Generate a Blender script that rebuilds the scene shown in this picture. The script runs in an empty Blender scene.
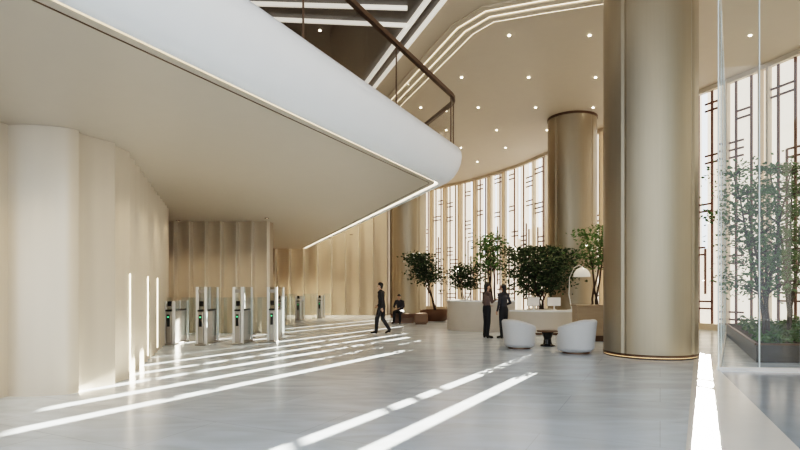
import bpy, bmesh, math, random
from mathutils import Vector, Matrix
random.seed(7)
scene = bpy.context.scene
COL = scene.collection
try:
    scene.view_settings.view_transform = 'Filmic'
    scene.view_settings.look = 'High Contrast'
except Exception:
    pass
scene.view_settings.exposure = 0.5

# ------------------------------------------------------------ materials
def new_mat(name):
    m = bpy.data.materials.new(name); m.use_nodes = True
    nt = m.node_tree
    return m, nt, nt.nodes['Principled BSDF']

def mat(name, col, rough=0.5, metal=0.0, emit=None, estr=0.0, var=0.08, nscale=3.0, bump=0.0, stretch=None, spec=None):
    m, nt, b = new_mat(name)
    tc = nt.nodes.new('ShaderNodeTexCoord')
    mp = nt.nodes.new('ShaderNodeMapping')
    if stretch: mp.inputs['Scale'].default_value = stretch
    nz = nt.nodes.new('ShaderNodeTexNoise'); nz.inputs['Scale'].default_value = nscale
    nz.inputs['Detail'].default_value = 4
    nt.links.new(tc.outputs['Object'], mp.inputs['Vector'])
    nt.links.new(mp.outputs['Vector'], nz.inputs['Vector'])
    mix = nt.nodes.new('ShaderNodeMix'); mix.data_type = 'RGBA'
    mix.inputs[6].default_value = tuple(max(0, c*(1-var)) for c in col)+(1,)
    mix.inputs[7].default_value = tuple(min(1, c*(1+var)) for c in col)+(1,)
    nt.links.new(nz.outputs['Fac'], mix.inputs[0])
    nt.links.new(mix.outputs[2], b.inputs['Base Color'])
    b.inputs['Roughness'].default_value = rough
    b.inputs['Metallic'].default_value = metal
    if spec is not None: b.inputs['Specular IOR Level'].default_value = spec
    if emit:
        b.inputs['Emission Color'].default_value = tuple(emit)+(1,)
        b.inputs['Emission Strength'].default_value = estr
    if bump > 0:
        bp = nt.nodes.new('ShaderNodeBump'); bp.inputs['Strength'].default_value = bump
        bp.inputs['Distance'].default_value = 0.01
        nt.links.new(nz.outputs['Fac'], bp.inputs['Height'])
        nt.links.new(bp.outputs['Normal'], b.inputs['Normal'])
    return m

def glass_mat(name, tint=(0.92,0.96,0.975), refl=0.6, base=0.06):
    m = bpy.data.materials.new(name); m.use_nodes = True
    nt = m.node_tree; nt.nodes.clear()
    out = nt.nodes.new('ShaderNodeOutputMaterial')
    tr = nt.nodes.new('ShaderNodeBsdfTransparent'); tr.inputs[0].default_value = tint+(1,)
    gl = nt.nodes.new('ShaderNodeBsdfGlossy'); gl.inputs['Roughness'].default_value = 0.02
    lw = nt.nodes.new('ShaderNodeLayerWeight'); lw.inputs['Blend'].default_value = 0.5
    pw = nt.nodes.new('ShaderNodeMath'); pw.operation='POWER'; pw.inputs[1].default_value = 4
    mt = nt.nodes.new('ShaderNodeMath'); mt.operation='MULTIPLY_ADD'; mt.inputs[1].default_value = refl; mt.inputs[2].default_value=base
    mx = nt.nodes.new('ShaderNodeMixShader')
    nt.links.new(lw.outputs['Facing'], pw.inputs[0]); nt.links.new(pw.outputs[0], mt.inputs[0]); nt.links.new(mt.outputs[0], mx.inputs[0])
    nt.links.new(tr.outputs[0], mx.inputs[1]); nt.links.new(gl.outputs[0], mx.inputs[2])
    nt.links.new(mx.outputs[0], out.inputs['Surface'])
    return m

def floor_mat():
    m, nt, b = new_mat('polished_marble_floor')
    tc = nt.nodes.new('ShaderNodeTexCoord')
    mp = nt.nodes.new('ShaderNodeMapping'); mp.inputs['Rotation'].default_value[2] = math.radians(26)
    nt.links.new(tc.outputs['Object'], mp.inputs['Vector'])
    br = nt.nodes.new('ShaderNodeTexBrick')
    br.offset = 0.5
    br.inputs['Scale'].default_value = 1.0
    br.inputs['Brick Width'].default_value = 2.4
    br.inputs['Row Height'].default_value = 1.2
    br.inputs['Mortar Size'].default_value = 0.004
    br.inputs['Color1'].default_value = (0.58,0.65,0.72,1)
    br.inputs['Color2'].default_value = (0.54,0.605,0.675,1)
    br.inputs['Mortar'].default_value = (0.41,0.45,0.49,1)
    nt.links.new(mp.outputs['Vector'], br.inputs['Vector'])
    nz = nt.nodes.new('ShaderNodeTexNoise'); nz.inputs['Scale'].default_value = 1.3
    nz.inputs['Detail'].default_value = 9; nz.inputs['Distortion'].default_value = 1.6
    mp2 = nt.nodes.new('ShaderNodeMapping'); mp2.inputs['Scale'].default_value=(0.5,1.5,1)
    mp2.inputs['Rotation'].default_value[2] = math.radians(26)
    nt.links.new(tc.outputs['Object'], mp2.inputs['Vector'])
    nt.links.new(mp2.outputs['Vector'], nz.inputs['Vector'])
    cr = nt.nodes.new('ShaderNodeValToRGB')
    cr.color_ramp.elements[0].position=0.3; cr.color_ramp.elements[0].color=(0.84,0.83,0.81,1)
    cr.color_ramp.elements[1].position=0.7; cr.color_ramp.elements[1].color=(1.03,1.04,1.05,1)
    nt.links.new(nz.outputs['Fac'], cr.inputs[0])
    mx = nt.nodes.new('ShaderNodeMix'); mx.data_type='RGBA'; mx.blend_type='MULTIPLY'
    mx.inputs[0].default_value=1.0
    nt.links.new(br.outputs['Color'], mx.inputs[6]); nt.links.new(cr.outputs[0], mx.inputs[7])
    nt.links.new(mx.outputs[2], b.inputs['Base Color'])
    rr = nt.nodes.new('ShaderNodeMapRange')
    rr.inputs[3].default_value=0.14; rr.inputs[4].default_value=0.28
    nt.links.new(nz.outputs['Fac'], rr.inputs[0])
    nt.links.new(rr.outputs[0], b.inputs['Roughness'])
    return m

M_FLOOR = floor_mat()
M_PLASTER = mat('warm_plaster', (0.58,0.50,0.40), 0.6, var=0.03)
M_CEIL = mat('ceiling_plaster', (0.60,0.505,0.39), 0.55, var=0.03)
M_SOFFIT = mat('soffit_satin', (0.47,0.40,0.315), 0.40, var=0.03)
M_WHITE = mat('white_fascia', (0.84,0.85,0.86), 0.32, var=0.02)
M_PANEL = mat('champagne_panel', (0.64,0.56,0.455), 0.34, metal=0.35, var=0.05, nscale=1.2, stretch=(4,4,0.3))
M_BRONZE = mat('brushed_bronze', (0.385,0.33,0.25), 0.42, metal=0.75, var=0.05, nscale=5, stretch=(4,4,0.1))
M_SEAM = mat('dark_bronze', (0.14,0.09,0.06), 0.4, metal=0.6)
M_DARKCEIL = mat('dark_walnut_ceiling', (0.075,0.06,0.05), 0.3, var=0.15, stretch=(1,6,1))
M_LED_SUN = mat('led_and_sun_glow', (1,0.9,0.75), 0.5, emit=(1.0,0.88,0.70), estr=3.2, var=0)  # soffit edge LED, also the glow of the painted sun slivers
M_LED2 = mat('led_soft', (1,0.9,0.75), 0.5, emit=(1.0,0.84,0.64), estr=1.3, var=0)
M_LAMP = mat('downlight_lens', (1,0.9,0.8), 0.5, emit=(1.0,0.87,0.68), estr=12.0, var=0)
M_PANE = mat('frosted_pane', (0.8,0.74,0.65), 0.5, emit=(1.0,0.88,0.73), estr=0.92, var=0.03)  # daylight behind the glass is put in as emission
M_PANE2 = mat('frosted_pane_shade', (0.72,0.64,0.53), 0.5, emit=(1.0,0.81,0.62), estr=0.64, var=0.03)  # dimmer copy of the pane, shading painted into its glow
M_MULL = mat('red_brown_mullion', (0.12,0.05,0.035), 0.5)
M_FIN = mat('cream_window_fin', (0.74,0.63,0.50), 0.5)
M_GLASS = glass_mat('clear_glass')
M_GLASSR = glass_mat('railing_glass', (0.92,0.91,0.89), 0.5, 0.06)
M_GEDGE = mat('glass_edge', (0.78,0.86,0.86), 0.15)
M_STEEL = mat('satin_steel', (0.70,0.68,0.65), 0.3, metal=0.8)
M_WMETAL = mat('white_powdercoat', (0.85,0.85,0.83), 0.35)
M_GMETAL = mat('grey_brushed_metal', (0.42,0.40,0.37), 0.35, metal=0.7)
M_BLACK = mat('black_gloss', (0.015,0.015,0.017), 0.15)
M_GREEN_L = mat('green_indicator', (0.1,0.8,0.3), 0.4, emit=(0.1,0.9,0.3), estr=1.0)
M_STONE = mat('cream_stone', (0.62,0.56,0.48), 0.4, var=0.06)
M_BOUCLE = mat('light_grey_boucle', (0.56,0.56,0.56), 0.9, var=0.06, nscale=60, bump=0.4)
M_TAN = mat('tan_travertine', (0.42,0.32,0.22), 0.5, var=0.12, stretch=(1,1,6))
M_WOOD = mat('brown_leather', (0.16,0.085,0.045), 0.45)
M_BARK = mat('bark', (0.07,0.05,0.035), 0.85, var=0.3, nscale=20)
M_LEAF = mat('leaf_dark', (0.035,0.065,0.022), 0.55, var=0.5, nscale=6)
M_LEAF2 = mat('leaf_fresh', (0.085,0.155,0.045), 0.5, var=0.5, nscale=6)
M_SOIL = mat('soil', (0.05,0.035,0.025), 0.95, var=0.3, nscale=20)
M_PALE = mat('pale_floor_strip', (0.70,0.68,0.65), 0.18, var=0.06)
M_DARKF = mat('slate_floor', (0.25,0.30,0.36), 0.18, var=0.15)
M_DPLANT = mat('dark_planter', (0.06,0.052,0.045), 0.35)

# ------------------------------------------------------------ helpers
def link(o, parent=None):
    COL.objects.link(o)
    if parent: o.parent = parent
    return o
def empty(name, loc=(0,0,0), rz=0):
    e = bpy.data.objects.new(name, None); e.empty_display_size=0.2
    e.location = loc; e.rotation_euler[2]=rz
    COL.objects.link(e); return e
def meshobj(name, verts, faces, mats, mi=None, parent=None, smooth=False, loc=None, rz=0):
    me = bpy.data.meshes.new(name)
    me.from_pydata([tuple(v) for v in verts], [], faces)
    if not isinstance(mats,(list,tuple)): mats=[mats]
    for m in mats: me.materials.append(m)
    if mi:
        for p,i in zip(me.polygons, mi): p.material_index=i
    if smooth:
        for p in me.polygons: p.use_smooth=True
    me.update()
    o = bpy.data.objects.new(name, me)
    if loc: o.location=loc
    o.rotation_euler[2]=rz
    return link(o,parent)
class MB:
    def __init__(s): s.v=[]; s.f=[]; s.m=[]
    def add(s, v, f, m=0):
        n=len(s.v); s.v+= [tuple(a) for a in v]; s.f+=[tuple(i+n for i in q) for q in f]; s.m+=[m]*len(f)
    def box(s, c, sz, rz=0, m=0):
        cx,cy,cz=c; a,b,d=[q/2 for q in sz]; cs,sn=math.cos(rz),math.sin(rz)
        vs=[]
        for dz in(-d,d):
            for dx,dy in((-a,-b),(a,-b),(a,b),(-a,b)):
                vs.append((cx+dx*cs-dy*sn, cy+dx*sn+dy*cs, cz+dz))
        s.add(vs,[(3,2,1,0),(4,5,6,7),(0,1,5,4),(1,2,6,5),(2,3,7,6),(3,0,4,7)],m)
    def cyl(s, c, r0, r1, h, n=32, m=0):
        vs=[]
        for z,r in((0,r0),(h,r1)):
            for i in range(n):
                a=2*math.pi*i/n; vs.append((c[0]+r*math.cos(a),c[1]+r*math.sin(a),c[2]+z))
        f=[(i,(i+1)%n,n+(i+1)%n,n+i) for i in range(n)]
        f+=[tuple(reversed(range(n))), tuple(range(n,2*n))]
        s.add(vs,f,m)
    def lathe(s, c, prof, n=40, m=0, cap=True):
        vs=[];k=len(prof)
        for r,z in prof:
            for i in range(n):
                a=2*math.pi*i/n; vs.append((c[0]+r*math.cos(a),c[1]+r*math.sin(a),c[2]+z))
        f=[]
        for j in range(k-1):
            for i in range(n):
                f.append((j*n+i,j*n+(i+1)%n,(j+1)*n+(i+1)%n,(j+1)*n+i))
        if cap:
            f.append(tuple(reversed(range(n)))); f.append(tuple(range((k-1)*n,k*n)))
        s.add(vs,f,m)
    def tube(s, pts, rad, n=6, m=0):
        vs=[];pts=[Vector(p) for p in pts]
        for j,p in enumerate(pts):
            d=(pts[min(j+1,len(pts)-1)]-pts[max(j-1,0)]).normalized()
            u=d.cross(Vector((0.3,0.9,0.1)) if abs(d.z)>0.8 else Vector((0,0,1))).normalized(); w=d.cross(u)
            r=rad[j] if isinstance(rad,(list,tuple)) else rad
            for i in range(n):
                a=2*math.pi*i/n; q=p+u*(r*math.cos(a))+w*(r*math.sin(a)); vs.append(tuple(q))
        f=[]
        for j in range(len(pts)-1):
            for i in range(n):
                f.append((j*n+i,j*n+(i+1)%n,(j+1)*n+(i+1)%n,(j+1)*n+i))
        f.append(tuple(reversed(range(n)))); f.append(tuple(range((len(pts)-1)*n,len(pts)*n)))
        s.add(vs,f,m)
    def prism(s, poly, z0, z1, m=0):
        n=len(poly); vs=[(x,y,z0) for x,y in poly]+[(x,y,z1) for x,y in poly]
        f=[tuple(reversed(range(n))),tuple(range(n,2*n))]+[(i,(i+1)%n,n+(i+1)%n,n+i) for i in range(n)]
        s.add(vs,f,m)
    def make(s,name,mats,parent=None,smooth=False,loc=None,rz=0,bevel=0,recalc=True,autos=None):
        o=meshobj(name,s.v,s.f,mats,s.m,parent,smooth,loc,rz)
        if recalc:
            bm=bmesh.new(); bm.from_mesh(o.data); bmesh.ops.recalc_face_normals(bm,faces=bm.faces); bm.to_mesh(o.data); bm.free()
        if bevel:
            md=o.modifiers.new('bevel','BEVEL'); md.width=bevel; md.segments=3; md.limit_method='ANGLE'
        if autos:
            for p in o.data.polygons: p.use_smooth=True
            try:
                o.data.set_sharp_from_angle(angle=math.radians(autos))
            except Exception: pass
        return o

def catmull(P, per=20):
    out=[]
    Q=[P[0]]+P+[P[-1]]
    for i in range(1,len(Q)-2):
        p0,p1,p2,p3=[Vector(q) for q in Q[i-1:i+3]]
        for k in range(per):
            t=k/per
            out.append(0.5*((2*p1)+(-p0+p2)*t+(2*p0-5*p1+4*p2-p3)*t*t+(-p0+3*p1-3*p2+p3)*t**3))
    out.append(Vector(P[-1])); return out
def resample(pts, step):
    out=[pts[0].copy()]; acc=0
    for a,b in zip(pts,pts[1:]):
        L=(b-a).length
        if L==0: continue
        t=step-acc
        while t<=L:
            out.append(a.lerp(b,t/L)); t+=step
        acc=(acc+L)%step
    return out

# ------------------------------------------------------------ camera
cam=bpy.data.cameras.new('camera'); co=bpy.data.objects.new('camera',cam); COL.objects.link(co)
co.location=(0,0,1.6); co.rotation_euler=(math.radians(90),0,0)
cam.sensor_width=36; cam.lens=24; cam.shift_y=0.08; cam.clip_end=300
scene.camera=co

# ------------------------------------------------------------ world & sun
w=bpy.data.worlds.new('world'); scene.world=w; w.use_nodes=True
bg=w.node_tree.nodes['Background']; bg.inputs[0].default_value=(0.86,0.93,1.0,1); bg.inputs[1].default_value=1.4
SA=math.atan(0.57); EL=math.radians(19)
sd=bpy.data.lights.new('sun','SUN'); sd.energy=42; sd.angle=math.radians(0.2); sd.color=(1,0.92,0.78)
so=bpy.data.objects.new('sun',sd); COL.objects.link(so)
svec=Vector((math.sin(SA)*math.cos(EL), math.cos(SA)*math.cos(EL), math.sin(EL)))
so.rotation_euler=svec.to_track_quat('Z','Y').to_euler(); so.location=svec*60

H2=9.5; HS=4.05
# ------------------------------------------------------------ floor & ceiling
WP=[(0.2,46),(2.6,42),(5.6,38),(7.6,34),(8.9,30),(10.2,26),(11.8,22),(13.2,18),(14.3,13),(14.8,7),(15,0),(15,-8)]
curve=catmull([Vector((x,y,0)) for x,y in WP])
cs=resample(curve,0.1)
outl=[(p.x+0.3,p.y+0.1) for p in cs[::8]]
poly=outl+[(15.3,-10),(-22,-10),(-22,46.2)]
b=MB(); b.prism(poly,-0.2,0.0); b.make('floor',M_FLOOR)
outc=[q for q in outl if q[1]>1]
b=MB(); b.prism(outc+[(15.3,1),(-22,1),(-22,46.2)],H2,H2+0.4); b.make('ceiling',M_CEIL)

b=MB(); b.prism([(2.84,5.3),(6.95,12.6),(7.15,12.3),(6.2,10.3),(3.98,5.3),(1.5,0),(0.1,0)],0.0,0.004); b.make('floor_strip_pale',M_PALE)  # paler strip laid over the floor
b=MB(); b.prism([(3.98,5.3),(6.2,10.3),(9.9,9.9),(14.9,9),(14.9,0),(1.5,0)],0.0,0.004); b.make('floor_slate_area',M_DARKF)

# ------------------------------------------------------------ window wall
nx,ny=math.cos(SA),-math.sin(SA)
def pval(v): return v.x*nx+v.y*ny
slits=[(-6.75,0.12,5.7),(-7.65,0.11,5.6),(-8.5,0.11,5.3),(-9.3,0.09,5.3),(-10.2,0.08,4.8),(-11.2,0.07,4.5),(-12.3,0.07,4.0),(-13.4,0.07,4.0),(-14.6,0.07,4.0),
       (-3.65,0.10,5.0),(-2.87,0.11,5.7),(0.02,0.10,3.2)]  # pane gaps added where they let the sun draw the floor stripes
def in_slit(v,extra=0):
    for c,h,z in slits:
        if abs(pval(v)-c)<h+extra: return z
    return None
win=empty('window_1')
b=MB(); bay=16
segs=[]
bounds=sorted([c-h for c,h,z in slits]+[c+h for c,h,z in slits])
for i in range(len(cs)-1):
    a,c=cs[i],cs[i+1]; pa,pc=pval(a),pval(c)
    ts=[0.0]+sorted((q-pa)/(pc-pa) for q in bounds if min(pa,pc)<q<max(pa,pc))+[1.0]
    for t0,t1 in zip(ts,ts[1:]): segs.append((i,a.lerp(c,t0),a.lerp(c,t1)))
for i,a,c in segs:
    mid=(a+c)/2
    z=in_slit(mid) if mid.y>14 else None
    top=z if z else 9.5
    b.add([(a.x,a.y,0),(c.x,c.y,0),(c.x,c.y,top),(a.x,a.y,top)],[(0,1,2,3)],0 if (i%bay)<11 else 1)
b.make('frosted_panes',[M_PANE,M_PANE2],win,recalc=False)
bm_=MB(); bf=MB(); rnd=random.Random(3)
def tang(i):
    t=cs[min(i+1,len(cs)-1)]-cs[max(i-1,0)]; return t.normalized()
def bar(k,z0,z1,wd=0.07):
    q=cs[min(k,len(cs)-1)]; tt=tang(k); iq=q+Vector((tt.y,-tt.x,0))*0.05
    s=in_slit(iq,0.05)
    if s is not None: z1=min(z1,s)
    if z1>z0: bm_.box((iq.x,iq.y,(z0+z1)/2),(wd,0.06,z1-z0),math.atan2(tt.y,tt.x))
for n_,i in enumerate(range(0,len(cs)-bay,bay)):
    t=tang(i); inn=Vector((t.y,-t.x,0)); ang=math.atan2(t.y,t.x)
    for kk in(0,13):
        t2=tang(i+kk); p=cs[i+kk]+Vector((t2.y,-t2.x,0))*0.11
        if in_slit(p,0.1) is None: bf.box((p.x,p.y,H2/2),(0.08,0.20,H2),math.atan2(t2.y,t2.x))
    bar(i+3,0,H2); bar(i+9,0,H2)
    if n_%2: bar(i+6,rnd.uniform(1,2.5),rnd.uniform(5,6.5),0.06)
    for lvl in range(5):
        z=0.9+lvl*1.85+rnd.uniform(-0.5,0.5)
        k0,k1=rnd.choice([(3,9),(0,9),(3,13),(0,6),(6,13)])
        a,c=cs[i+k0],cs[min(i+k1,len(cs)-1)]
        for dz in ((0,0.28,0.56) if rnd.random()<0.35 else (0,0.28)):
            mid=(a+c)/2+inn*0.06
            bm_.box((mid.x,mid.y,z+dz),((c-a).length,0.05,0.065),math.atan2((c-a).y,(c-a).x))
bf.make('fins',M_FIN,win); bm_.make('lattice',M_MULL,win)
b=MB()
for i in range(0,len(cs)-9,8):
    a,c=cs[i],cs[i+8]; t=(c-a).normalized(); inn=Vector((t.y,-t.x,0)); m=(a+c)/2+inn*0.1; ang=math.atan2(t.y,t.x)
    b.box((m.x,m.y,H2-0.08),(0.84,0.2,0.16),ang); b.box((m.x,m.y,0.12),(0.84,0.25,0.24),ang)
b.make('head_and_sill',M_FIN,win)

# ------------------------------------------------------------ pleated walls
def pleated(name, pts, pitch, depth, h, side=1, z0=0.0, mats=M_PANEL, slivers=None):
    path=[]; L_=MB()
    for (x0,y0),(x1,y1) in zip(pts,pts[1:]):
        a=Vector((x0,y0)); c=Vector((x1,y1)); d=c-a; L=d.length; d.normalize(); n=Vector((-d.y,d.x))*side
        k=max(1,round(L/pitch)); st=L/k
        for j in range(k):
            for u,v in((0,0),(0.12,0.05),(0.3,0.20),(0.5,0.45),(0.7,0.72),(0.85,0.92),(0.93,1.0),(0.96,0.98),(0.985,0.05)):
                path.append((a+d*(st*(j+u))+n*(depth*v)))
            if slivers and j in slivers:
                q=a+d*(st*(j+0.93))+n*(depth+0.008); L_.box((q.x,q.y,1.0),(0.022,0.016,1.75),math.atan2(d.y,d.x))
        path.append(c)
    vs=[];fs=[]
    for p in path: vs+= [(p.x,p.y,z0),(p.x,p.y,h)]
    for i in range(len(path)-1): fs.append((2*i,2*i+2,2*i+3,2*i+1))
    b=MB(); b.add(vs,fs); o=b.make(name,mats,recalc=False,autos=25)
    if slivers: L_.make('sun_sliver_strips',M_LED_SUN,o)  # glowing strips stand for slivers of sun on the pleats
    return o
WH=HS-0.003
pleated('wall_left',[(-16,8.3),(-5.87,7.78),],0.93,0.16,WH,-1)
b=MB(); path=[(-5.87,7.78),(-5.84,7.95),(-5.6,7.93),(-5.3,7.98),(-5.08,8.08),(-4.99,8.17),(-4.96,8.24),(-5.03,8.34),(-5.02,8.45),(-4.93,8.66),(-4.82,8.86),(-4.78,8.95),(-4.84,9.0)]
vs=[]
for p in path: vs+=[(p[0],p[1],0),(p[0],p[1],WH)]
b.add(vs,[(2*i,2*i+2,2*i+3,2*i+1) for i in range(len(path)-1)]); b.make('wall_left_corner',M_PANEL,recalc=False,autos=30)
pleated('wall_left_return',[(-4.84,9.0),(-7.2,16.2)],0.60,0.17,WH,-1,slivers=(0,4,7))
b=MB(); b.prism([(-7.2,16.2),(-16,17.0),(-16,16.8),(-7.3,16.0)],0,WH); b.make('wall_left_end',M_PANEL)
pleated('wall_back',[(-16,19.5),(-4.75,19.5)],0.56,0.28,WH,-1)
b=MB(); b.prism([(-4.75,19.5),(-4.7,19.75),(-8.1,32.4),(-8.4,32.4),(-4.95,19.9)],0,WH); b.make('wall_back_return',M_TAN)
pleated('wall_far',[(-22,32.9),(-0.75,32.9)],0.84,0.42,H2,-1)
b=MB(); b.prism([(-0.75,32.8),(0.35,46),(0.1,46.1),(-1,33)],0,H2); b.make('wall_far_return',M_PANEL)
b=MB(); b.prism([(-22,1),(-21.8,1),(-21.8,33),(-22,33)],0,H2); b.make('wall_west',M_PLASTER)

# ------------------------------------------------------------ mezzanine
tip=Vector((0.97,12.3)); d1=Vector((0.438,0.899)).normalized(); endp=Vector((-5.78,32.45)); d2=(endp-tip).normalized()
start=tip-d1*14
R=0.25
edge=[start]
a0=tip-d1*R; a2=tip+d2*R
for k in range(25): edge.append(start.lerp(a0,(k+1)/25))
for k in range(1,12):
    t=k/12; edge.append(a0*(1-t)**2+tip*2*t*(1-t)+a2*t*t)
for k in range(16): edge.append(a2.lerp(endp,k/15))
def offset(edge,o):
    out=[]
    for i,p in enumerate(edge):
        t=(edge[min(i+1,len(edge)-1)]-edge[max(i-1,0)]).normalized()
        out.append(p+Vector((t.y,-t.x))*o)
    return out
def sweep(mb, edge, prof, m=0, closed=False):
    n=len(prof); lines=[offset(edge,o) for o,_ in prof]; vs=[]
    for i in range(len(edge)):
        for j,(o,z) in enumerate(prof): vs.append((lines[j][i].x,lines[j][i].y,z))
    f=[]
    for i in range(len(edge)-1):
        for j in range(n-1 if not closed else n):
            j2=(j+1)%n
            f.append((i*n+j,(i+1)*n+j,(i+1)*n+j2,i*n+j2))
    mb.add(vs,f,m)
b=MB()
inner=offset(edge,-0.13)
poly2=[(p.x,p.y) for p in inner]+[(-21.75,32.45),(-21.75,start.y)]
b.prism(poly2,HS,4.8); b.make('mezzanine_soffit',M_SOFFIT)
b=MB()
sweep(b,edge,[(-0.11,4.15),(-0.05,4.15),(-0.05,4.03),(0.0,4.02),(0.10,4.04),(0.22,4.10),(0.33,4.20),(0.42,4.33),(0.48,4.48),(0.5,4.62),(0.49,4.72),(0.45,4.78),(0.38,4.81),(-0.12,4.81)])
b.make('mezzanine_fascia',M_WHITE,autos=35)
b=MB(); sweep(b,edge,[(-0.125,4.09),(-0.06,4.09),(-0.06,4.11),(-0.125,4.11)],closed=True); b.make('trim_2',M_LED_SUN)
b=MB(); sweep(b,edge,[(-0.262,4.040),(-0.25,4.040),(-0.25,4.052),(-0.262,4.052)],closed=True); b.make('trim_3',M_SEAM)
rail=empty('glass_railing')
re=edge[1:]
b=MB(); sweep(b,re,[(0.31,4.815),(0.31,5.92)]); b.make('glass_panels',M_GLASSR,rail)
b=MB(); sweep(b,re,[(0.27,5.92),(0.27,6.0),(0.35,6.0),(0.35,5.92)],closed=True); b.make('handrail',M_SEAM,rail)
b=MB(); sweep(b,re,[(0.29,4.815),(0.29,4.87),(0.33,4.87),(0.33,4.815)],closed=True)
lo=offset(edge,0.31)
for i in list(range(5,26,5))+[31]+list(range(38,53,3)):
    p=lo[min(i,len(lo)-1)]; b.box((p.x,p.y,5.36),(0.012,0.025,1.1),1.1)
b.make('posts',M_SEAM,rail)

# ------------------------------------------------------------ upper ceiling features
def strip(mb,pts,wd,z0,z1,m=0):
    P=[Vector(p) for p in pts]
    l=offset(P,wd/2); r=offset(P,-wd/2); n=len(P); vs=[]
    for i in range(n): vs+=[(l[i].x,l[i].y,z0),(r[i].x,r[i].y,z0),(r[i].x,r[i].y,z1),(l[i].x,l[i].y,z1)]
    f=[(0,1,2,3),((n-1)*4+3,(n-1)*4+2,(n-1)*4+1,(n-1)*4)]
    for i in range(n-1):
        for j in range(4):
            k=(j+1)%4; f.append((i*4+j,(i+1)*4+j,(i+1)*4+k,i*4+k))
    mb.add(vs,f,m)
stepline=[(-1.3,26.5),(0.0,22.3),(2.1,16.2),(2.65,15.4),(4.0,14.9),(13,11.9)]
b=MB()
for o,z in((0,9.36),(0.26,9.41),(0.52,9.46)):
    pp=[tuple(q) for q in offset([Vector(p) for p in stepline],o)]
    strip(b,pp,0.22,z,9.5)
b.make('trim_4',M_CEIL)
b=MB()
for o,z in((-0.125,9.36),(0.135,9.40),(0.395,9.45)):
    pp=[tuple(q) for q in offset([Vector(p) for p in stepline],o)]
    strip(b,pp,0.016,z-0.005,z+0.02)
b.make('trim_5',M_LED2)
b=MB(); b.prism([(-1.25,20.1),(0.75,14.6),(2.6,9.5),(2.6,1.5),(-21,1.5),(-21,15),(-8,17.5)],9.36,9.5); b.make('ceiling_dark_panel',M_DARKCEIL)
b=MB()
beam=[(-1.2,20.6),(0.9,14.6),(3.2,8.0),(5,2)]
for o in(-0.1,0.30): strip(b,[tuple(q) for q in offset([Vector(p) for p in beam],o)],0.08,9.2,9.5)
for o in(0,0.8,2.0,2.8): strip(b,[(-14,13.2-o),(-4.2,15.2-o),(0.2,15.6-o*1.2)],0.08,9.26,9.4)
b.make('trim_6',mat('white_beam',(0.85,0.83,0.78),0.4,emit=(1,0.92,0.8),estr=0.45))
b=MB(); strip(b,[tuple(q) for q in offset([Vector(p) for p in beam],0.10)],0.32,9.33,9.5); b.make('trim_7',M_DARKCEIL)
def inside(x,y):
    v=min(cs,key=lambda p:abs(p.y-y)); return x<v.x-1.2
b=MB()
for ix in range(-1,7):
    for iy in range(0,9):
        x=-0.2+ix*2.5+(iy%2)*1.1; y=13.3+iy*3.3
        if not inside(x,y): continue
        sx=0.2+(22.3-y)*0.365 if y<26 else -0.6
        if x<sx+1.0: continue
        b.cyl((x,y,9.475),0.042,0.042,0.025,12,0)
for x,y in((-2.4,16),(-3.6,13.5),(-1.4,13.2)):
    b.cyl((x,y,9.34),0.035,0.035,0.02,12,0)
b.make('ceiling_downlights',M_LAMP)
b=MB(); ring=MB(); soff=[(-7.9,19.0),(-4.6,18.4),(-2.2,24.0)]
for x,y in soff:
    b.cyl((x,y,HS-0.012),0.035,0.035,0.012,12)
    ring.lathe((x,y,HS-0.02),[(0.045,0),(0.075,0),(0.075,0.02),(0.045,0.02)],12,cap=False)
b.make('soffit_downlights',M_LAMP); ring.make('soffit_downlight_trims',M_SEAM)
def spot(x,y,z,e,ang=100,col=(1,0.80,0.57),r=0.06,tilt=(0,0)):  # bare spot without fixture; wall rows are added to brighten the walls
    l=bpy.data.lights.new('downlight_and_fill','SPOT'); l.energy=e; l.spot_size=math.radians(ang); l.spot_blend=0.9; l.color=col; l.shadow_soft_size=r
    o=bpy.data.objects.new('downlight_and_fill_lamp',l); o.location=(x,y,z); o.rotation_euler=(tilt[0],tilt[1],0); COL.objects.link(o)
for i in range(4):
    t=i/3; spot(-4.1-2.3*t,9.6+6.0*t,HS-0.05,70,r=0.15)  # added lamp row with no fixtures, washes the left return wall
for i in range(5): spot(-8.8+i,18.3,HS-0.05,65,r=0.12)
for i in range(5): spot(-8.2+i*0.95,31.0,HS-0.05,170,r=0.12)
for x,y in((-6.5,6.6),(-5.2,7.0)): spot(x,y,HS-0.05,90,r=0.15)
for x in(-5.0,-3.4,-1.8): spot(x,31.5,9.2,750,80,r=0.15)
for x,y in((4,20),(7,17),(4,27),(9,20),(2,30)): spot(x,y,9.4,450,100)

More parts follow.
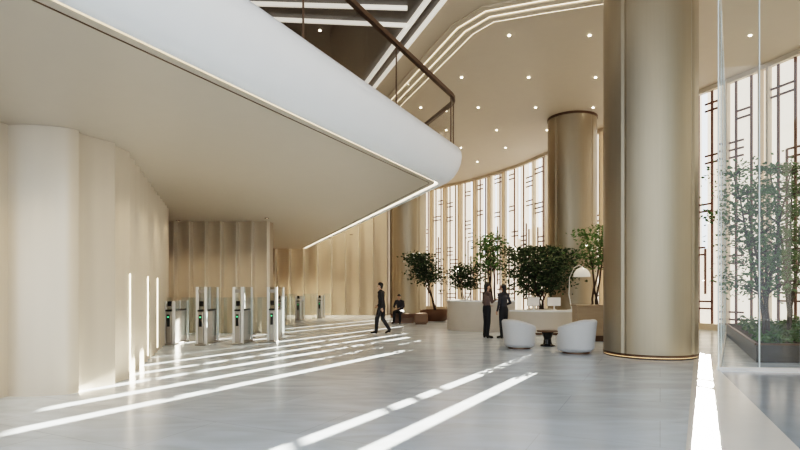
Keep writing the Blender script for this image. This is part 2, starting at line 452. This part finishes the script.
# ------------------------------------------------------------ columns
def column(x,y,r,name='bronze_column'):
    e=empty(name,(x,y,0)); b=MB()
    n=96; vs=[]; prof=[]
    seams=[0,24,48,72]
    for i in range(n):
        a=2*math.pi*(i-15)/n; rr=r-(0.03 if i in seams else 0)
        prof.append((rr*math.cos(a),rr*math.sin(a)))
    for z in(0.08,H2-0.1): vs+=[(px,py,z) for px,py in prof]
    b.add(vs,[(i,(i+1)%n,n+(i+1)%n,n+i) for i in range(n)])
    b.make('shaft',M_BRONZE,e,recalc=False,autos=20)
    b=MB(); b.lathe((0,0,0),[(r-0.05,0),(r+0.0,0.0),(r+0.0,0.03),(r-0.05,0.03)],64,0,cap=False)
    b.lathe((0,0,0),[(r+0.012,0.045),(r+0.012,0.10),(r-0.05,0.10)],64,0,cap=False); b.make('base_ring',M_SEAM,e,smooth=True)
    b=MB(); b.lathe((0,0,0),[(r-0.01,0.03),(r-0.01,0.045)],64,0,cap=False); b.make('base_light',mat('amber_glow',(1,.7,.4),.5,emit=(1,.62,.3),estr=0.9),e)
    b=MB(); b.lathe((0,0,0),[(r-0.05,H2-0.1),(r+0.03,H2-0.1),(r+0.03,H2),(r-0.05,H2)],64,0,cap=False); b.make('collar',M_SEAM,e)
column(6.08,13.0,1.05); column(7.97,24.7,1.09); column(0.5,33.0,1.12)

# ------------------------------------------------------------ turnstiles
def turnstile(x,y,h=1.6,rz=0):
    e=empty('turnstile_gate',(x,y,0),rz)
    b=MB(); b.box((0,0.45,0.5),(0.15,1.1,0.92)); b.box((0,0.45,0.02),(0.30,1.2,0.04)); b.make('cabinet',M_GMETAL,e,bevel=0.02)
    b=MB(); b.box((0,0.45,0.985),(0.16,1.14,0.05)); b.box((0,-0.11,0.70),(0.08,0.02,0.34)); b.make('reader_panel',M_BLACK,e,bevel=0.006)
    b=MB(); b.box((0,-0.125,0.80),(0.035,0.01,0.035)); b.make('indicator',M_GREEN_L,e)
    b=MB()
    for sx in(-0.12,0.12):
        b.box((sx,-0.02,h/2),(0.07,0.07,h)); b.box((sx,0.98,h/2),(0.05,0.07,h))
    b.make('posts',M_WMETAL,e,bevel=0.01)
    b=MB()
    for sx in(-0.12,0.12): b.box((sx,0.48,(h+1.0)/2),(0.014,0.85,h-1.0))
    b.box((0.36,0.45,0.80),(0.42,0.014,1.1)); b.box((-0.36,0.45,0.80),(0.42,0.014,1.1)); b.make('glass_wings',M_GLASS,e)
    b=MB(); b.box((0,-0.02,1.18),(0.11,0.05,0.14)); b.make('face_scanner',M_BLACK,e,bevel=0.01)
    b=MB(); b.box((0,-0.02,h-0.12),(0.17,0.03,0.10)); b.make('sign_plate',M_GMETAL,e)
for x,y in((-5.65,15.2),(-4.70,15.5),(-3.85,16.1),(-6.6,15.3)): turnstile(x,y,1.66 if x>-6 else 1.25)
for x,y in((-5.2,27.3),(-4.4,29.2),(-6.1,27.0)): turnstile(x,y,1.25)

# ------------------------------------------------------------ reception desk
desk=empty('reception_desk')
c1=[tuple(v)[:2] for v in catmull([Vector((2.6,22.2,0)),Vector((2.1,21.2,0)),Vector((2.5,20.4,0)),Vector((3.6,20.1,0)),Vector((4.3,20.0,0))],8)]
b=MB(); strip(b,c1,0.45,0.0,1.12); b.make('counter_tall',M_STONE,desk,autos=30)
b=MB(); strip(b,c1,0.52,1.12,1.17); b.make('counter_top',M_WHITE,desk,autos=30)
c2=[tuple(v)[:2] for v in catmull([Vector((4.1,19.3,0)),Vector((4.8,18.9,0)),Vector((5.8,18.8,0)),Vector((6.6,19.1,0))],8)]
b=MB(); strip(b,c2,0.7,0.08,0.80); b.make('counter_low',M_STONE,desk,autos=30)
b=MB(); strip(b,c2,0.78,0.80,0.85); b.make('counter_low_top',M_WHITE,desk,autos=30)
b=MB(); strip(b,c2,0.6,0.0,0.08); b.make('plinth',M_SEAM,desk)
def monitor(x,y,z,rz):
    e=empty('desk_monitor',(x,y,z),rz)
    b=MB(); b.box((0,0,0.3),(0.5,0.03,0.32)); b.make('screen',M_BLACK,e,bevel=0.008)
    b=MB(); b.box((0,0.018,0.3),(0.48,0.006,0.3)); b.box((0,0.03,0.11),(0.04,0.03,0.22)); b.box((0,0.03,0.006),(0.2,0.16,0.012)); b.make('stand',M_WHITE,e)
monitor(5.45,18.9,0.852,math.radians(185)); monitor(4.75,19.0,0.852,math.radians(200))
lamp=empty('table_lamp',(6.1,18.95,0.852))
b=MB(); b.lathe((0,0,0),[(0.0,0),(0.16,0),(0.16,0.02),(0.03,0.04),(0.0,0.04)],24)
b.tube([(0,0,0.03),(-0.1,0,0.55),(-0.08,0,1.15),(0.08,0,1.5),(0.28,0,1.60),(0.38,0,1.52)],0.018,8); b.make('arched_stem',M_STEEL,lamp,autos=40)
b=MB(); b.lathe((0.36,0,1.18),[(0.29,0.0),(0.285,0.09),(0.24,0.19),(0.16,0.28),(0.04,0.33),(0.0,0.335)],28,cap=False); b.make('dome_shade',mat('opal_shade',(0.75,0.72,0.66),0.4,emit=(1,0.92,0.8),estr=0.15),lamp,smooth=True)

tb=empty('travertine_console',(6.15,16.5,0))
b=MB(); b.box((0,0,0.62),(1.5,0.5,0.9)); b.make('body',M_TAN,tb,bevel=0.02)
b=MB(); b.box((0,0,0.085),(1.4,0.42,0.17)); b.make('plinth',M_SEAM,tb)
b=MB(); b.box((0,0,1.09),(1.56,0.56,0.04)); b.make('top',M_TAN,tb)

# ------------------------------------------------------------ armchairs
def armchair(x,y,rz,s=1.0):
    e=empty('tub_armchair',(x,y,0),rz)
    b=MB(); N=44; A=math.radians(118); rings=[]
    ro=0.44*s; th=0.13*s
    for i in range(N+1):
        a=-A+2*A*i/N; f=abs(a)/A
        hh=(0.79-0.24*max(0,f-0.25)**1.3)*s
        ca,sa=math.sin(a),-math.cos(a)
        sec=[(ro-0.10*s,0.05*s),(ro-0.03,0.12*s),(ro+0.0*s,hh*0.6),(ro+0.03*s,hh-0.05*s),(ro-0.005,hh-0.01),(ro-th/2,hh),(ro-th+0.01,hh-0.01),(ro-th-0.01,hh-0.06*s),(ro-th-0.02,0.3*s),(ro-th-0.02,0.05*s)]
        rings.append([(r*ca,r*sa,z) for r,z in sec])
    k=len(rings[0]); vs=[v for r in rings for v in r]; f=[]
    for i in range(N):
        for j in range(k):
            j2=(j+1)%k; f.append((i*k+j,i*k+j2,(i+1)*k+j2,(i+1)*k+j))
    f.append(tuple(range(k))); f.append(tuple(reversed(range(N*k,(N+1)*k))))
    b.add(vs,f); b.make('wrap_back',M_BOUCLE,e,autos=50,bevel=0.015)
    b=MB(); b.lathe((0,0.04,0),[(0.30*s,0.04),(0.38*s,0.07),(0.40*s,0.2*s),(0.40*s,0.38*s),(0.37*s,0.43*s),(0.2*s,0.445*s),(0.0,0.45*s)],40); b.make('seat_cushion',M_BOUCLE,e,smooth=True)
    b=MB(); b.cyl((0,0,0),0.3*s,0.3*s,0.06,32); b.make('swivel_base',M_SEAM,e)
armchair(3.22,14.4,math.radians(-60),1.0); armchair(4.4,13.35,math.radians(40),1.08)
st=empty('side_table',(4.15,15.0,0))
b=MB(); b.lathe((0,0,0),[(0,0),(0.2,0),(0.2,0.03),(0.12,0.06),(0.10,0.2),(0.16,0.38),(0.0,0.4)],28); b.make('pedestal',M_BLACK,st)
b=MB(); b.lathe((0,0,0.40),[(0,0),(0.29,0),(0.30,0.015),(0.29,0.03),(0,0.03)],32); b.make('round_top',M_SEAM,st)

bn=empty('lounge_bench',(0.15,25.3,0))
b=MB(); b.box((0,0,0.34),(1.2,0.6,0.18)); b.make('seat',M_WOOD,bn,bevel=0.04)
b=MB(); b.box((0,0,0.13),(1.0,0.45,0.26)); b.make('plinth',M_SEAM,bn)
ot=empty('cube_ottoman',(0.95,24.3,0))
b=MB(); b.box((0,0,0.28),(0.62,0.62,0.44)); b.make('cushion',mat('taupe_leather',(0.22,0.14,0.09),0.5),ot,bevel=0.05)
b=MB(); b.box((0,0,0.03),(0.5,0.5,0.06)); b.make('base',M_SEAM,ot)

# ------------------------------------------------------------ trees
def leafquad(mb,p,size,rn,m):
    d=Vector((rn.uniform(-1,1),rn.uniform(-1,1),rn.uniform(-0.7,0.5))).normalized()
    u=d.cross(Vector((rn.uniform(-1,1),rn.uniform(-1,1),rn.uniform(-1,1)))).normalized()
    w=size*0.28
    a=p; c=p+d*size; n=d.cross(u)*size*0.12
    mb.add([a,p+d*size*0.45+u*w+n,c,p+d*size*0.45-u*w+n],[(0,1,2,3)],m)
def tree(name,x,y,z0,h,spread,nleaf,seed,pot=None,leafmat=None,lsize=0.13,stems=3,bare=0.35,pr=0.4,ph=0.5):
    rn=random.Random(seed); e=empty(name,(x,y,z0))
    tips=[]; b=MB(); base=ph-0.05 if pot else 0.0
    for s in range(stems):
        a=rn.uniform(0,6.28)+s*6.28/stems
        p=Vector((rn.uniform(-.08,.08),rn.uniform(-.08,.08),base)); pts=[p.copy()]
        lean=Vector((math.cos(a),math.sin(a),0))*spread*0.45/7*rn.uniform(0.6,1.2)
        hs=(h-base)*rn.uniform(0.8,0.98)
        for k in range(7):
            p=p+Vector((rn.uniform(-.05,.05),rn.uniform(-.05,.05),hs/7))+lean*(1 if k>0 else 0.3); pts.append(p.copy())
        r0=0.035*h/3
        b.tube(pts,[r0*(1-0.75*i/7) for i in range(8)],7)
        for k in range(7):
            f=k/6
            if f<bare: continue
            for q in range(4):
                ba=rn.uniform(0,6.28); L=spread*0.5*rn.uniform(0.45,1.0)*(1.1-0.55*f)
                q0=pts[k+1]; q1=q0+Vector((math.cos(ba)*L*0.5,math.sin(ba)*L*0.5,L*0.30)); q2=q0+Vector((math.cos(ba)*L,math.sin(ba)*L,L*0.45))
                b.tube([q0,q1,q2],[r0*0.35,r0*0.22,r0*0.1],5)
                tips+= [(q1,0.7),(q2,1.0),((q1+q2)/2,1.0)]
        tips.append((pts[-1],0.8))
    b.make('trunk_branches',M_BARK,e)
    b=MB()
    clump=spread*0.12
    for i in range(nleaf):
        t,wt=rn.choice(tips)
        p=t+Vector((rn.gauss(0,clump),rn.gauss(0,clump),rn.gauss(0,clump*0.6)))
        if p.z>h: p.z=h-rn.random()*0.1
        leafquad(b,p,lsize*rn.uniform(0.6,1.3),rn,0)
    b.make('foliage',leafmat or M_LEAF,e,recalc=False)
    if pot:
        b=MB(); b.lathe((0,0,0),[(0,0),(pr*0.75,0),(pr*0.97,ph*0.4),(pr,ph*0.8),(pr*0.96,ph),(pr*0.88,ph),(pr*0.86,ph-0.06),(0,ph-0.06)],36,0); b.make('planter_bowl',pot,e,smooth=False,autos=40)
        b=MB(); b.cyl((0,0,ph-0.07),pr*0.86,pr*0.86,0.02,30); b.make('soil',M_SOIL,e)
    return e
tree('potted_tree',1.75,27.0,0,3.4,2.2,2000,11,M_WOOD,pr=0.75,ph=0.55,lsize=0.16)
tree('potted_tree',3.1,26.0,0,2.9,1.5,1300,12,M_WOOD,pr=0.5,ph=0.55,lsize=0.15)
tree('potted_tree',3.9,22.5,0,4.0,1.7,1000,13,M_STONE,M_LEAF2,pr=0.5,ph=0.9,lsize=0.14,stems=3)
tree('potted_tree',5.7,21.5,0,3.3,2.6,4200,14,M_STONE,pr=0.6,ph=0.8,lsize=0.16,stems=5,bare=0.1)
tree('potted_tree',7.45,20.3,0,4.0,1.5,1200,15,M_STONE,M_LEAF2,pr=0.45,ph=0.8,lsize=0.14,stems=3)

# ------------------------------------------------------------ glass vitrine with planter
vit=empty('glass_vitrine')
corner=Vector((6.27,10.5)); far=Vector((11.6,19.0)); fr=Vector((11.5,9.9)); VH=8.2
b=MB(); g=MB(); base=MB()
def pane(a,c,n):
    d=(c-a); ang=math.atan2(d.y,d.x); L=d.length
    for i in range(n):
        p0=a+d*(i/n)+d.normalized()*0.01; p1=a+d*((i+1)/n)-d.normalized()*0.01
        b.add([(p0.x,p0.y,0.07),(p1.x,p1.y,0.07),(p1.x,p1.y,VH),(p0.x,p0.y,VH)],[(0,1,2,3)])
        q=a+d*(i/n); g.box((q.x,q.y,VH/2),(0.016,0.024,VH),ang)
    q=c; g.box((q.x,q.y,VH/2),(0.016,0.024,VH),ang)
    m=(a+c)/2; base.box((m.x,m.y,0.035),(L,0.07,0.07),ang); base.box((m.x,m.y,VH),(L,0.04,0.04),ang)
pane(corner,far,4); pane(corner,fr,7)
b.make('glass_panes',M_GLASS,vit,recalc=False); g.make('glass_edges',M_GEDGE,vit); base.make('base_channel',M_STEEL,vit)
pl=empty('garden_planter')
pp=[(7.75,11.6),(11.2,18.3),(13.0,18.0),(13.4,11.2)]
b=MB(); b.prism(pp,0,0.38); b.make('planter_body',M_DPLANT,pl,bevel=0.01)
b=MB()
for (x0,y0),(x1,y1) in zip(pp,pp[1:]+pp[:1]): strip(b,[(x0,y0),(x1,y1)],0.06,0.38,0.42)
b.make('planter_rim',M_SEAM,pl)
b=MB(); b.prism([(7.85,11.7),(11.25,18.2),(12.9,17.9),(13.3,11.3)],0.38,0.40); b.make('soil',M_SOIL,pl)
rn=random.Random(5); b=MB()
for i in range(3600):
    u=rn.random()**1.5; v=rn.random()
    x=(7.95+3.4*u)+(5.2-2*u)*v*0.95; y=11.8+6.2*u
    hgt=0.10+0.22*(0.5+0.5*math.sin(x*3.1+1)*math.cos(y*2.3))
    leafquad(b,Vector((x,y,0.42+rn.random()**1.5*hgt)),rn.uniform(0.08,0.18),rn,0)
b.make('ground_cover',M_LEAF2,pl,recalc=False)
tree('garden_tree',8.85,12.9,0.40,4.3,1.9,3600,21,None,M_LEAF2,lsize=0.11,stems=4,bare=0.15)
tree('garden_tree',9.85,13.5,0.40,4.4,1.6,2200,22,None,M_LEAF2,lsize=0.11,stems=3,bare=0.3)

# ------------------------------------------------------------ people
M_SKIN=mat('skin',(0.50,0.31,0.22),0.5); M_HAIR=mat('black_hair',(0.012,0.010,0.009),0.45)
M_SUIT=mat('black_suit',(0.015,0.016,0.02),0.7); M_NAVY=mat('charcoal_suit',(0.035,0.035,0.045),0.7)
M_GREYC=mat('taupe_blouse',(0.13,0.09,0.08),0.75)
M_SHOE=mat('black_shoe',(0.01,0.01,0.01),0.3); M_EYE=mat('eye_dark',(0.02,0.015,0.01),0.2); M_LIP=mat('lips',(0.4,0.18,0.15),0.5)
def capsule(mb,p0,p1,r0,r1,side=Vector((1,0,0)),fl=1.0,n=14):
    p0=Vector(p0);p1=Vector(p1); d=(p1-p0); L=d.length
    if L<1e-5: d=Vector((0,0,1))
    d=d.normalized(); u=(side-d*side.dot(d))
    if u.length<0.1: u=Vector((0,1,0))-d*d.y
    u.normalize(); v=d.cross(u); st=[]
    for k in range(5): t=math.pi/2*(k/5); st.append((p0-d*(r0*math.cos(t)*min(1,fl+0.2)),r0*math.sin(t) if k else r0*0.05))
    for k in range(5): q=k/4; st.append((p0.lerp(p1,q),r0+(r1-r0)*q))
    for k in range(4,-1,-1): t=math.pi/2*(k/5); st.append((p1+d*(r1*math.cos(t)*min(1,fl+0.2)),r1*math.sin(t) if k else r1*0.05))
    vs=[]
    for c,r in st:
        for i in range(n):
            a=2*math.pi*i/n; vs.append(c+u*(r*math.cos(a))+v*(r*fl*math.sin(a)))
    f=[(j*n+i,j*n+(i+1)%n,(j+1)*n+(i+1)%n,(j+1)*n+i) for j in range(len(st)-1) for i in range(n)]
    f+=[tuple(reversed(range(n))),tuple(range((len(st)-1)*n,len(st)*n))]
    mb.add(vs,f)
def person(name,loc,rz,J,mats,female=False,scale=1.0):
    D=dict(pel=(0,0,.96),waist=(0,0,1.10),chest=(0,0,1.30),neck=(0,-.015,1.47),head=(0,.015,1.62),
      shL=(-.18,0,1.41),shR=(.18,0,1.41),elL=(-.235,-.03,1.13),elR=(.235,-.03,1.13),wrL=(-.24,.05,.89),wrR=(.24,.05,.89),
      hdL=(0,.02,-.085),hdR=(0,.02,-.085),
      hiL=(-.09,0,.93),hiR=(.09,0,.93),knL=(-.10,.01,.50),knR=(.10,.01,.50),anL=(-.10,-.03,.10),anR=(.10,-.03,.10),toL=(-.12,.13,.035),toR=(.12,.13,.035))
    D.update(J); P={k:Vector(v) for k,v in D.items()}
    f=0.9 if female else 1.0
    prim=[]
    def A(a,b_,r0,r1,lab,fl=1.0,side=Vector((1,0,0))): prim.append((Vector(a),Vector(b_),r0,r1,lab,fl,side))
    hd=P['head']; nk=P['neck']
    A(P['pel'],P['waist'],.165*f,.145*f,'bot' if not female else 'top',.72)
    A(P['waist'],P['chest'],.145*f,.175*f,'top',.66)
    A(P['chest'],P['chest'].lerp(nk,.55),.17*f,.12*f,'top',.62)
    A(P['shL'],P['shR'],.062,.062,'top')
    A(P['shL'],nk,.058,.058,'top'); A(P['shR'],nk,.058,.058,'top')
    A(nk-Vector((0,0,.02)),hd-Vector((0,.01,.08)),.056,.054,'skin')
    A(hd+Vector((0,-.012,.035)),hd+Vector((0,.0,.045)),.080,.080,'skin',1.18)
    A(hd+Vector((0,.012,.02)),hd+Vector((0,.03,-.075)),.068,.045,'skin',1.05)
    A(hd+Vector((0,.088,.012)),hd+Vector((0,.105,-.022)),.010,.014,'skin')
    for s in(-1,1): A(hd+Vector((s*.078,-.01,.012)),hd+Vector((s*.080,-.006,-.025)),.017,.012,'skin',.5)
    A(hd+Vector((0,-.032,.052)),hd+Vector((0,-.005,.066)),.086,.083,'hair',1.05)
    if female:
        A(hd+Vector((0,-.06,.02)),hd+Vector((0,-.065,-.13)),.075,.055,'hair',.7)
    else: A(hd+Vector((0,-.055,.02)),hd+Vector((0,-.06,-.04)),.068,.05,'hair',.7)
    if not female: A(P['pel']+Vector((0,0,-.04)),P['waist'],.172,.158,'top',.7)
    if female: A(P['pel']+Vector((0,0,.0)),P['pel']+Vector((0,0,-.1)),.165,.17,'bot',.72)
    for s in('L','R'):
        A(P['sh'+s],P['el'+s],.060*f,.048*f,'top'); A(P['el'+s],P['wr'+s],.048*f,.033*f,'top')
        A(P['hi'+s],P['kn'+s],.10*f,.072*f,'bot'); A(P['kn'+s],P['an'+s],.072*f,.056*f,'bot')
        A(P['an'+s]-Vector((0,0,.03)),P['to'+s],.042,.036,'shoe')
        A(P['an'+s]-Vector((0,0,.06)),P['an'+s]-Vector((0,0,.03)),.04,.042,'shoe')
        w_=P['wr'+s]; hv=P['hd'+s]; dirn=hv.normalized(); inw=Vector((1 if s=='L' else -1,0,0))
        A(w_-dirn*.01,w_+dirn*.02,.027,.027,'skin'); pc=w_+dirn*.075
        A(w_+dirn*.025,pc,.030,.036,'skin',.42,side=Vector((0,1,0)))
        fwd=(Vector((0,1,0))-dirn*dirn.y)
        if fwd.length<.2: fwd=Vector((0,0,1))-dirn*dirn.z
        fwd.normalize()
        for q,(off,L) in enumerate(((.027,.068),(.009,.078),(-.009,.072),(-.027,.056))):
            b0=pc+fwd*off; b1=b0+dirn*L*.5+inw*.004; b2=b1+dirn*L*.38+inw*.022
            A(b0,b1,.0088,.0085,'skin'); A(b1,b2,.0085,.007,'skin')
        t0=w_+dirn*.03+fwd*.024; t1=t0+fwd*.028+dirn*.03+inw*.006; t2=t1+dirn*.03+fwd*.004+inw*.01
        A(t0,t1,.012,.010,'skin'); A(t1,t2,.010,.008,'skin')
    mb=MB()
    for p0,p1,r0,r1,lab,fl,side in prim: capsule(mb,p0,p1,r0,r1,side,fl)
    tmp=mb.make(name+'_tmp',M_SKIN)
    md=tmp.modifiers.new('r','REMESH'); md.mode='VOXEL'; md.voxel_size=0.0075
    sm=tmp.modifiers.new('s','SMOOTH'); sm.factor=0.5; sm.iterations=2
    dg=bpy.context.evaluated_depsgraph_get(); me=bpy.data.meshes.new_from_object(tmp.evaluated_get(dg))
    bpy.data.objects.remove(tmp)
    me.materials.clear()
    ml=[mats['top'],mats['bottom'],M_SKIN,M_HAIR,M_SHOE,M_EYE,M_LIP]; idx=dict(top=0,bot=1,skin=2,hair=3,shoe=4)
    for m in ml: me.materials.append(m)
    data=[(p0,p1-p0,(p1-p0).length_squared,r0,r1,idx[l]) for p0,p1,r0,r1,l,fl,_ in prim]
    for p in me.polygons:
        c=p.center; best=9;bi=0
        for p0,d,L2,r0,r1,i_ in data:
            t=0 if L2==0 else max(0,min(1,(c-p0).dot(d)/L2))
            q=(c-p0-d*t).length-(r0+(r1-r0)*t)*0.95
            if q<best: best=q;bi=i_
        p.material_index=bi; p.use_smooth=True
    bm=bmesh.new(); bm.from_mesh(me)
    for s in(-1,1):
        r=bmesh.ops.create_icosphere(bm,subdivisions=2,radius=.0095,matrix=Matrix.Translation(hd+Vector((s*.030,.082,.016))))
        for v in r['verts']:
            for ff in v.link_faces: ff.material_index=5
    r=bmesh.ops.create_icosphere(bm,subdivisions=2,radius=.012,matrix=Matrix.Translation(hd+Vector((0,.076,-.050)))@Matrix.Diagonal((1.9,.8,.5,1)))
    for v in r['verts']:
        for ff in v.link_faces: ff.material_index=6
    bm.to_mesh(me); bm.free()
    me.name=name; o=bpy.data.objects.new(name,me); COL.objects.link(o)
    o.location=loc; o.rotation_euler[2]=rz; o.scale=(scale,)*3
    return o
person('walking_man',(-0.65,19.0,0.0),math.radians(75),dict(
   pel=(0,0,.95),waist=(0,.01,1.09),chest=(0,.02,1.29),neck=(0,.03,1.46),head=(0,.06,1.61),
   shL=(-.18,.03,1.40),shR=(.18,.01,1.40),elL=(-.24,-.08,1.14),elR=(.24,.04,1.13),wrL=(-.23,-.08,.90),wrR=(.22,.20,.96),
   hdL=(0,-.01,-.085),hdR=(0,.06,-.06),
   hiL=(-.09,0,.93),hiR=(.09,0,.93),knL=(-.09,.14,.53),anL=(-.09,.17,.11),toL=(-.10,.33,.05),
   knR=(.09,-.01,.50),anR=(.09,-.25,.15),toR=(.10,-.12,.04)),dict(top=M_SUIT,bottom=M_SUIT),scale=1.05)
person('standing_woman',(2.84,17.45,0),math.radians(-70),dict(
   elR=(.22,.06,1.15),wrR=(.12,.25,1.22),hdR=(-.04,.06,.02),elL=(-.22,.0,1.13),wrL=(-.16,.2,1.02),hdL=(.05,.07,.0)),
   dict(top=M_GREYC,bottom=M_SUIT),female=True,scale=1.02)
person('standing_woman',(3.36,17.3,0),math.radians(35),dict(
   knL=(-.08,.03,.5),anL=(-.09,.0,.10),toL=(-.11,.16,.035),elR=(.25,-.06,1.15),wrR=(.19,.14,1.06),hdR=(-.05,.06,.0)),
   dict(top=M_NAVY,bottom=M_SUIT),female=True,scale=1.0)
person('seated_man',(0.02,25.2,0.0),math.radians(160),dict(
   pel=(0,0,.57),waist=(0,.03,.71),chest=(0,.10,.91),neck=(0,.15,1.07),head=(0,.20,1.21),
   shL=(-.18,.12,1.01),shR=(.18,.12,1.01),elL=(-.24,.22,.77),elR=(.24,.22,.77),wrL=(-.10,.42,.71),wrR=(.10,.42,.71),hdL=(.03,.07,-.02),hdR=(-.03,.07,-.02),
   hiL=(-.09,.02,.54),hiR=(.09,.02,.54),knL=(-.13,.46,.53),knR=(.13,.46,.53),anL=(-.14,.44,.10),anR=(.14,.50,.10),toL=(-.16,.60,.035),toR=(.16,.66,.035)),
   dict(top=M_NAVY,bottom=M_SUIT))
